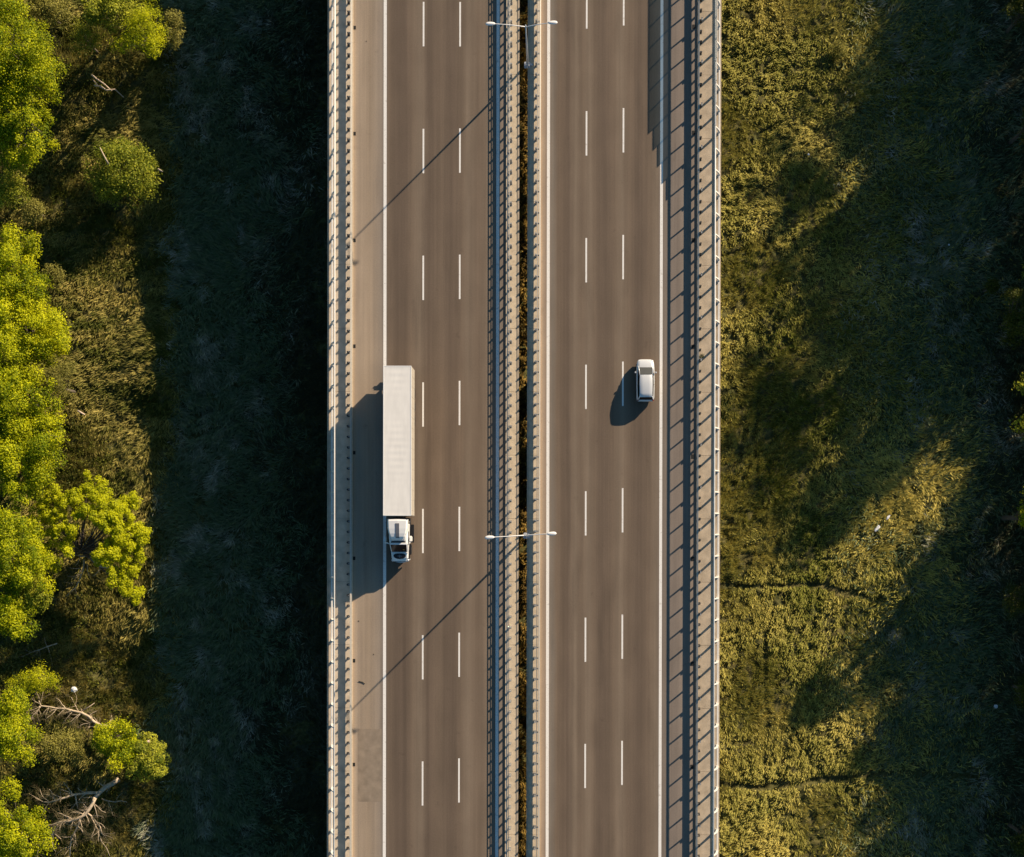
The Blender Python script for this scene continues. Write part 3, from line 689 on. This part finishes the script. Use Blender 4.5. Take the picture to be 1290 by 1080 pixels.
guardrail('guardrail with two top tubes on the left carriageway side of the dark slot', -3.82, -1, .70, True)
guardrail('guardrail with two top tubes on the right carriageway side of the dark slot', -.80, 1, .80, True, post_off=.38)
guardrail('plain guardrail beside the wide right hand sidewalk', 14.16, -1, .0, False, .37, .72, refl=True, post_off=.22)

# ---------------------------------------------------------------- parapet fences
def fence(label, xb, xt, phase, top=2.2):
    root = empty('parapet_fence', (xb, 0, KZ)); tag(root, label, 'fence'); z = KZ; lean = xt-xb
    def curve(t):    # from foot to top, bowing towards the road as it rises
        return (lean*(t**1.7), t*(top-z))
    pm = MB(); secs = []
    for i in range(9):
        t = i/8; x, zz = curve(t); w = .085*(1-t) + .04; sg = 1 if lean > 0 else -1
        secs.append([(x-w, -.055, zz), (x+w, -.055, zz), (x+w, .055, zz), (x-w, .055, zz)])
    pm.loft(secs); pm.box(-.14,.14,-.12,.12,.001,.025); pme = pm.mesh('post'); far = MB()
    for i in range(int(Y0/2)+1, int(Y1/2)):
        y = 2*i + phase
        if -34 < y < 56:
            o = link('post', pme, M['white_steel'], root); o.location = (0, y, 0)
        else:
            b = len(far.v); far.loft([[(a, c+y, d) for a, c, d in q] for q in secs])
    far.build('far_posts', M['white_steel'], root)['kind'] = 'stuff'
    MB().tube([(lean, Y0, top-z), (lean, Y1, top-z)], .075, 8).build('top_rail', M['white_steel'], root)
    MB().bbox(-.075, .075, Y0, Y1, .20, .31, .015).build('bottom_rail', M['white_steel'], root)
    return root
fence('white leaning parapet fence on the far left edge of the left bridge', -20.42, -19.90, .4)
fence('white leaning parapet fence on the right edge of the right bridge', 16.12, 15.52, .5)
def barrier():
    root = empty('noise_barrier', (15.52, 44.5, KZ)); tag(root, 'stepped tinted noise barrier panels above the right parapet fence near the top', 'barrier')
    hs = [(36.5,38.5,2.37),(38.5,40.5,2.60),(40.5,42.5,2.83),(42.5,44.5,3.06)] + [(44.5+2*i, 46.5+2*i, 3.30) for i in range(24)]
    for a, b, h in hs:
        MB().box(-.012, .012, a-44.5+.045, b-44.5-.045, 2.29-KZ, h-.05-KZ).build('panel', M['acrylic'], root)
        MB().box(-.03, .03, a-44.5+.01, b-44.5-.01, h-.049-KZ, h-KZ).box(-.03,.03,b-44.5-.041,b-44.5-.011,2.27-KZ,h-.05-KZ).box(-.03,.03,a-44.5+.011,a-44.5+.041,2.27-KZ,h-.05-KZ).build('panel_frame', M['white_steel'], root)
barrier()

# ---------------------------------------------------------------- street lamps
def lamp(px, py, rot, label):
    b = at(px, py, 0); root = empty('street_lamp', (-1.99, b.y, -.3), 0); tag(root, label, 'street lamp', 'double arm lamps standing in the slot')
    r = .3
    br = MB(); br.bbox(-.32,.28,-.28,.28,.20,.50,.03); br.bbox(-.12,.5,-.1,.1,.501,.56,.02)
    for a in range(4): br.tube([(.2*math.cos(a*PI/2+.7),.2*math.sin(a*PI/2+.7),.45),(.2*math.cos(a*PI/2+.7),.2*math.sin(a*PI/2+.7),.68)], .035, 6)
    br.build('bracket', M['lamp_grey'], root)
    MB().tube([(0,0,.3),(0,0,.9)], .14, 12).build('base', M['lamp_grey'], root)
    MB().tube([(0,0,.85),(0,0,5),(-.02,0,9.95)], [.105,.08,.05], 12).build('pole', M['lamp_grey'], root)
    for s, L_ in ((-1, 3.5), (1, 2.75)):
        c, sn = math.cos(rot)*s, math.sin(rot)*s
        pts = [(c*L_*t, sn*L_*t, 8.15 + .95*math.sin(t*PI/2)**1.1 if t < 1 else 9.1) for t in (0,.15,.3,.5,.75,.88)]
        pts = [(x, y, 9.6 + .85*math.sin(min(1, t)*PI/2)) for (x, y, _), t in zip(pts, (0,.15,.3,.5,.75,.88))]
        MB().tube(pts, [.05,.045,.04,.035,.032,.032], 8).build('arm', M['lamp_white'], root)
        cx, cy = c*(L_-.42), sn*(L_-.42); z = 9.6 + .85
        h = MB(); secs = []
        for i in range(11):
            t = -1 + 2*i/10; w = .185*math.sqrt(max(.02, 1-abs(t)**2.6))*(1-.22*(1-t)/2*1.0); hh = .10*math.sqrt(max(.03, 1-t*t))
            secs.append([(t*.43, w*math.cos(a), hh*max(-.45, math.sin(a))) for a in np.linspace(0, 2*PI, 13)[:-1]])
        an = math.atan2(sn, c)
        for q in secs: q[:] = [(cx + x*math.cos(an) - y*math.sin(an), cy + x*math.sin(an) + y*math.cos(an), z+zz) for x, y, zz in q]
        h.loft(secs, smooth=True); ho = recalc(h.build('lamp_head', M['lamp_white'], root))
        g = MB(); g.ell((cx, cy, z-.04), (.25,.12,.035), 12, 6, an); g.build('lens', M['glass_lens'], ho)
    return root
lamp(664.5, 84, R(1.2), 'double arm street lamp near the top of the picture, between the carriageways')
lamp(663.5, 675, R(3.6), 'double arm street lamp in the lower half, level with the lorry cab')

# ---------------------------------------------------------------- wheels
def wheel(parent, x, y, z, r, w, dual=False):
    mb = MB(); secs = []
    prof = [(-w/2, r*.62), (-w/2, r*.92), (-w*.36, r), (w*.36, r), (w/2, r*.92), (w/2, r*.62)]
    for a in range(24):
        t = 2*PI*a/24; secs.append([(x+q, y+rr*math.cos(t), z+rr*math.sin(t)) for q, rr in prof])
    secs.append(secs[0]); mb.loft(secs, smooth=False, caps=False); wo = mb.build('wheel', M['rubber'], parent)
    rim = MB(); rim.tube([(x-w*.42,y,z),(x+w*.42,y,z)], r*.62, 18); rim.build('rim', M['grey_metal'], wo)
    return wo

# ---------------------------------------------------------------- the lorry
def lorry():
    cx, yb = -13.84, 2.14
    root = empty('lorry', (cx, 8, 0)); tag(root, 'long white articulated lorry with a dark windscreen on the left carriageway', 'lorry')
    o = lambda x: x - cx
    yy = lambda y: y - 8
    hw, zt, zb = 1.30, 3.98, 1.15; ya, yz = yy(2.18), yy(15.92)
    # trailer body: sides slightly rounded, roof a little tucked between the hoops
    tr = MB()
    secs = []
    for y, k in ((ya, .0), (ya+.05, 1), (yz-.05, 1), (yz, .0)):
        w = hw - (.03 if k == 0 else 0); t = zt - (.03 if k == 0 else 0)
        secs.append([(-w, y, zb), (w, y, zb), (w, y, t-.1), (w-.06, y, t-.02), (-w+.06, y, t-.02), (-w, y, t-.1)])
    tr.loft(secs); tb = recalc(tr.build('trailer_body', M['trail_side'], root))
    rf = MB(); n = 84; s2 = []
    for i in range(n+1):
        y = ya+.06 + (yz-ya-.12)*i/n; rib = .008*abs(math.sin(PI*i/n*21))**.6
        rib += .004*math.sin(i*1.7)
        s2.append([(x, y, zt-.018 + .022 + rib*-.9*math.sin(PI*min(1, max(0, (x+1.2)/2.4))) ) for x in (-1.22,-1.1,-.7,-.35,0,.35,.7,1.1,1.22)])
    rf.loft(s2, smooth=True, close=False, caps=False); ro = rf.build('roof_sheet', M['tarp'], root)
    for s in (-1, 1): MB().bbox(s*1.255-.045, s*1.255+.045, ya+.01, yz-.01, zt-.10, zt+.02, .012).build('roof_rail', M['truck_paint'], root)
    MB().bbox(-hw, hw, ya-.02, ya+.07, zt-.12, zt+.015, .015).build('front_cap', M['truck_paint'], root)
    MB().bbox(-hw, hw, yz-.07, yz+.02, zt-.12, zt+.015, .015).build('rear_cap', M['truck_paint'], root)
    for s in (-1, 1):
        MB().bbox(s*.64-.6, s*.64+.6, yz+.001, yz+.035, zb+.05, zt-.15, .012).build('rear_door', M['truck_paint'], root)
        tl = MB().bbox(s*1.0-.18, s*1.0+.18, yz+.02, yz+.08, .78, .9, .01).build('tail_light', M['red_lens'], root)
    rr = MB()
    for i in range(14): rr.box(hw+.001, hw+.012, ya+.5+i*.95, ya+.53+i*.95, zb+.1, zt-.2)
    rr.build('curtain_straps', M['trail_side'], root)
    MB().box(-.45,-.33,ya+.2,yz-.1,.85,zb-.001).box(.33,.45,ya+.2,yz-.1,.85,zb-.001).box(-1.15,1.15,yz-.25,yz-.1,.5,.84).build('chassis', M['black'], root)
    for s in (-1,1): MB().box(s*1.2-.02, s*1.2+.02, ya+4, ya+8.3, .5, 1.0).build('side_guard', M['grey_metal'], root)
    for k in (0,1,2):
        for s in (-1, 1): wheel(root, s*1.06, yz-2.1-1.31*k, .5, .5, .4)
    for x in (-.35,-.1,.2): MB().tube([(x, yy(2.15), 1.9), (x+.05, yy(1.8), 1.5), (x, yy(1.45), 1.7)], .03, 6).build('air_hose', M['black'], root)
    # tractor frame
    MB().box(-.42,.42,yy(-1.4),yy(4.6),.62,.84).box(-1.2,1.2,yy(-.3),yy(1.4),.45,.61).build('tractor_frame', M['black'], root)
    for s in (-1, 1):
        wheel(root, s*.98, yy(3.4), .5, .5, .5); wheel(root, s*.80, yy(-.95), .5, .5, .32)
        MB().tube([(s*.66, yy(.9), .75),(s*.66, yy(2.0), .75)], .27, 14).build('fuel_tank', M['black'], root)
    # cab: sleeper box, sloping windscreen, short rounded bonnet
    c = MB()
    def sec(y, w, z, zl=1.45, b=.12):
        return [(-w, y, zl), (w, y, zl), (w, y, z-b*1.6), (w-b, y, z), (-w+b, y, z), (-w, y, z-b*1.6)]
    c.loft([sec(yy(1.45), .88, 3.0), sec(yy(1.3), .90, 3.05), sec(yy(.2), .88, 3.05), sec(yy(-.45), .84, 2.95), sec(yy(-1.2), .80, 1.98, b=.1), sec(yy(-1.75), .78, 1.80, b=.12), sec(yy(-2.05), .66, 1.55, b=.14)])
    cab = recalc(c.build('cab', M['truck_paint'], root))
    MB().bbox(-.84, .84, yy(-1.9), yy(1.42), .62, 1.445, .04).build('lower_panel', M['black'], root)
    # roof fairing, wide at the back and narrow in front
    f = MB(); fs = []
    for y, w, z, zl in ((1.86,.93,3.80,3.0),(1.70,.935,3.86,3.0),(1.0,.91,3.83,3.0),(.55,.82,3.78,3.0),(.25,.70,3.71,3.0),(0.0,.62,3.48,3.0),(-.12,.60,3.10,3.0)):
        b = .13; fs.append([(-w, yy(y), zl), (w, yy(y), zl), (w, yy(y), max(zl+.02, z-b*1.3)), (w-b, yy(y), z), (0, yy(y), z+.03), (-w+b, yy(y), z), (-w, yy(y), max(zl+.02, z-b*1.3))])
    f.loft(fs); fo = recalc(f.build('roof_fairing', M['truck_paint'], root))
    sl = MB(); ss = []
    for y, z in ((1.48,3.89),(1.0,3.86),(.55,3.81),(.25,3.745),(.10,3.62)):
        ss.append([(-.175, yy(y), z-.2), (.175, yy(y), z-.2), (.175, yy(y), z+.02), (-.175, yy(y), z+.02)])
    sl.loft(ss); recalc(sl.build('roof_vent', M['grey_metal'], root))
    # windscreen lies on the slope
    def on(y): t = (y+.45)/(-.75); return 2.95 + (1.98-2.95)*t
    w = MB(); w.add([(-.74, yy(-.50), on(-.50)+.02), (.74, yy(-.50), on(-.50)+.02), (.70, yy(-1.17), on(-1.17)+.02), (-.70, yy(-1.17), on(-1.17)+.02),
                     (-.74, yy(-.50), on(-.50)-.01), (.74, yy(-.50), on(-.50)-.01), (.70, yy(-1.17), on(-1.17)-.01), (-.70, yy(-1.17), on(-1.17)-.01)],
                    [(0,3,2,1),(4,5,6,7),(0,1,5,4),(1,2,6,5),(2,3,7,6),(3,0,4,7)])
    wo = recalc(w.build('windscreen', M['glass_dark'], root))
    for s in (-1, 1):
        MB().tube([(.1*s+.15, yy(-1.18), 2.03), (.1*s+.45*s, yy(-.95), 2.33)], .014, 5).build('wiper', M['black'], wo)
    MB().bbox(.34,.52, yy(-1.0), yy(-.92), 2.33, 2.37, .005).build('sticker', M['amber'], wo)
    MB().bbox(-.80, .80, yy(-.50), yy(-.32), 3.02, 3.12, .03).build('sun_visor', M['truck_paint'], root)
    MB().bbox(-.66, .66, yy(-.30), yy(-.17), 3.03, 3.06, .01).build('roof_gap', M['black'], root)
    # bonnet: dark oval opening framed by white
    ov = MB(); vs = []; n = 20
    for i in range(n):
        a = 2*PI*i/n; x = .58*math.copysign(abs(math.cos(a))**.8, math.cos(a)); y = -1.58 + .27*math.sin(a) - .05*(x/.58)**2*-1
        vs.append((x, y))
    def bz(y): return 1.80 + (y+1.75)*-.12/-.55*-.6 if y > -1.75 else 1.80 + (y+1.75)*.25/.30
    top = [(x, yy(y), 1.995 + .33*(y+1.2) ) for x, y in vs]; bot = [(x, yy(y), 1.5) for x, y in vs]
    ov.loft([bot, top]); recalc(ov.build('bonnet_panel', M['black'], root))
    em = MB(); em.bbox(-.05,.05,yy(-1.70),yy(-1.42),1.89,1.925,.008).bbox(-.2,-.051,yy(-1.6),yy(-1.52),1.88,1.91,.008).bbox(.051,.2,yy(-1.6),yy(-1.52)   ,1.88,1.91,.008); em.build('bonnet_fitting', M['grey_metal'], root)
    MB().bbox(-.80,.80,yy(-1.30),yy(-1.20),1.93,2.01,.02).build('cowl', M['truck_paint'], root)
    # bumper: curved bar
    bp = MB(); q = []
    for i in range(13):
        t = -1 + i/6; x = .84*t; y = -2.16 + .28*abs(t)**2.4
        q.append([(x, yy(y-.06), .45), (x, yy(y+.10), .45), (x, yy(y+.10), 1.18), (x, yy(y-.03), 1.18)])
    bp.loft(q); recalc(bp.build('bumper', M['truck_paint'], root))
    g = MB(); g.box(-.5,.5,yy(-2.085),yy(-2.055),1.19,1.5)
    g.build('grille', M['black'], root)
    for s in (-1, 1):
        MB().ell((s*.70, yy(-1.93), 1.35), (.14,.16,.15), 12, 8).build('headlight', M['lens'], root)
        MB().bbox(s*.86-.09-.0, s*.86+.09, yy(-.2), yy(.4), .5, .9, .03).build('step', M['black'], root)
        sw = MB(); sw.add([(s*.902, yy(.75), 2.15),(s*.896, yy(-.1), 2.15),(s*.89, yy(-.2), 2.6),(s*.902, yy(.75), 2.7)], [(0,1,2,3)]); sw.build('side_window', M['glass_dark'], root)
        mx = 1.08 if s > 0 else 1.3
        m_ = MB().bbox(s*mx-.12, s*mx+.12, yy(-.22), yy(.32), 1.9, 2.75, .06).build('mirror', M['truck_paint'], root)
        MB().tube([(s*.88, yy(-.42), 2.7), (s*mx, yy(-.3), 2.7)], .035, 6).tube([(s*.9, yy(-.4), 2.0), (s*mx, yy(-.25), 2.0)], .03, 6).build('bracket', M['truck_paint'], m_)
        MB().bbox(s*.86-.14, s*.86+.14, yy(-1.45), yy(-.45), 1.03, 1.08, .02).build('mudguard', M['black'], root)
    return root
lorry()

# ---------------------------------------------------------------- the car
def car():
    cx, cy = 9.19, 15.05; root = empty('car', (cx, cy, 0), R(0)); tag(root, 'small silver white car driving away in the right lane', 'car')
    hl = 2.0
    def ring(y, w, zl, zs, zt, r=.1):   # lower body section
        return [(-w*.93, y, zl), (w*.93, y, zl), (w, y, zl+.12), (w*1.0, y, zs), (w-.05, y, zt-.02), (w*.6, y, zt+.01), (0, y, zt+.025), (-w*.6, y, zt+.01), (-w+.05, y, zt-.02), (-w*1.0, y, zs), (-w, y, zl+.12)]
    S = [(-1.98,.66,.38,.60,.78),(-1.90,.78,.26,.66,.92),(-1.6,.835,.22,.70,.95),(-.8,.85,.2,.70,.95),(0,.85,.2,.70,.94),(.8,.85,.2,.70,.93),(1.15,.84,.22,.68,.90),(1.5,.82,.22,.66,.84),(1.80,.76,.26,.6,.74),(1.93,.66,.3,.52,.66),(1.99,.50,.36,.48,.56)]
    b = MB().loft([ring(*q) for q in S], smooth=True); recalc(b.build('body', M['car_paint'], root))
    # greenhouse of glass with the roof shell and pillars on it
    def gh(y, wb, wt, zt, zb=.93): return [(-wb, y, zb), (wb, y, zb), (wt, y, zt), (wt*.5, y, zt+.02), (-wt*.5, y, zt+.02), (-wt, y, zt)]
    G = [(-1.86,.72,.60,1.02),(-1.62,.745,.60,1.36),(-1.3,.76,.61,1.44),(-.5,.775,.62,1.47),(.20,.765,.60,1.43),(.50,.755,.60,1.33),(1.18,.72,.66,.97)]
    g = MB().loft([gh(*q) for q in G]); recalc(g.build('side_glass', M['glass_dark'], root))
    ws = MB().add([(-.56,.50,1.36),(.56,.50,1.36),(.64,1.14,1.0),(-.64,1.14,1.0),(-.20,.49,1.385),(.20,.49,1.385),(.22,1.16,1.03),(-.22,1.16,1.03)], [(0,4,7,3),(4,5,6,7),(5,1,2,6)], True)
    ws.build('windscreen', M['windscreen'], root)
    rf = MB(); rs = []
    for y, w, z in ((-1.66,.585,1.33),(-1.60,.60,1.40),(-1.3,.61,1.462),(-.5,.62,1.495),(.15,.60,1.462),(.44,.585,1.38)):
        rs.append([(-w, y, z-.03), (-w+.06, y, z+.008), (-w*.4, y, z+.032), (w*.4, y, z+.032), (w-.06, y, z+.008), (w, y, z-.03)])
    rf.loft(rs, smooth=True, close=False, caps=False); rf.build('roof', M['car_paint'], root)
    for s in (-1, 1):
        MB().tube([(s*.585,.43,1.375),(s*.66,1.17,.985),(s*.74,1.3,.91)], [.04,.045,.04], 6).build('pillar', M['car_paint'], root)
        MB().tube([(s*.59,-1.62,1.36),(s*.70,-1.84,1.0)], [.05,.06], 6).build('pillar', M['car_paint'], root)
        MB().tube([(s*.625,-.45,1.455),(s*.775,-.45,.95)], .03, 6).build('pillar', M['black'], root)
        MB().bbox(s*.955-.09, s*.955+.09, .62, .78, .93, 1.06, .035).build('mirror', M['car_paint'], root)
        MB().ell((s*.62,1.82,.66), (.13,.11,.06), 10, 6, s*-.5).build('headlight', M['lens'], root)
        MB().bbox(s*.71-.07, s*.71+.07, -1.95, -1.86, .72, .98, .02).build('tail_light', M['red_lens'], root)
        for y in (-1.25, 1.25): wheel(root, s*.76, y, .31, .31, .2)
        MB().bbox(s*.858-.008, s*.858+.008, -.15, -.02, .72, .75, .003).bbox(s*.858-.008, s*.858+.008, -1.05, -.92, .72, .75, .003).build('door_handle', M['chrome'], root)
    MB().add([(-.58,-1.68,1.33),(.58,-1.68,1.33),(.62,-1.875,1.02),(-.62,-1.875,1.02)], [(0,1,2,3)]).build('rear_window', M['glass_dark'], root)
    MB().bbox(-.26,.26,-2.0,-1.985,.52,.63,.005).build('number_plate', M['lamp_white'], root)
    MB().bbox(-.42,.42,1.955,1.985,.38,.5,.01).build('grille', M['black'], root)
    return root
car()

# ================================================================ light, sky, camera
W = bpy.data.worlds.new('World'); SC.world = W; W.use_nodes = True; nt = W.node_tree
sky = nt.nodes.new('ShaderNodeTexSky'); sky.sky_type = 'NISHITA'; sky.sun_disc = False
sky.sun_elevation = R(SUN_EL); sky.sun_rotation = R(45); sky.altitude = 200; sky.air_density = 1.0; sky.dust_density = .6; sky.ozone_density = 3.0
bg = nt.nodes['Background']; bg.inputs[1].default_value = .064; tn = nt.nodes.new('ShaderNodeMix'); tn.data_type = 'RGBA'; tn.blend_type = 'MULTIPLY'; tn.inputs[0].default_value = 1; tn.inputs[7].default_value = (.66,.96,1.0,1)
nt.links.new(sky.outputs[0], tn.inputs[6]); nt.links.new(tn.outputs[2], bg.inputs[0])
sd = bpy.data.lights.new('sun', 'SUN'); sd.energy = 5.0; sd.angle = R(.5); sd.color = (1, .83, .63)
so = bpy.data.objects.new('sun', sd); COL.objects.link(so)
el = R(SUN_EL); v = Vector((math.cos(el)*math.sin(R(45)), math.cos(el)*math.cos(R(45)), math.sin(el)))
so.rotation_euler = v.to_track_quat('Z', 'Y').to_euler(); so.location = v*100

cam = bpy.data.cameras.new('camera'); co = bpy.data.objects.new('camera', cam); COL.objects.link(co)
TILT = .35
co.location = (0, 0, CAM_H); co.rotation_euler = (R(-TILT), 0, R(.11)); cam.sensor_fit = 'HORIZONTAL'; cam.sensor_width = 36; cam.lens = 36*FPX/1290
ppx, ppy = 690.0, 680.0 + FPX*math.tan(R(TILT))
cam.shift_x = (645-ppx)/1290; cam.shift_y = (ppy-540)/1290
cam.clip_start = .5; cam.clip_end = 4000; SC.camera = co
SC.view_settings.view_transform = 'Standard'; SC.view_settings.look = 'None'; SC.view_settings.gamma = 1; SC.view_settings.exposure = .68
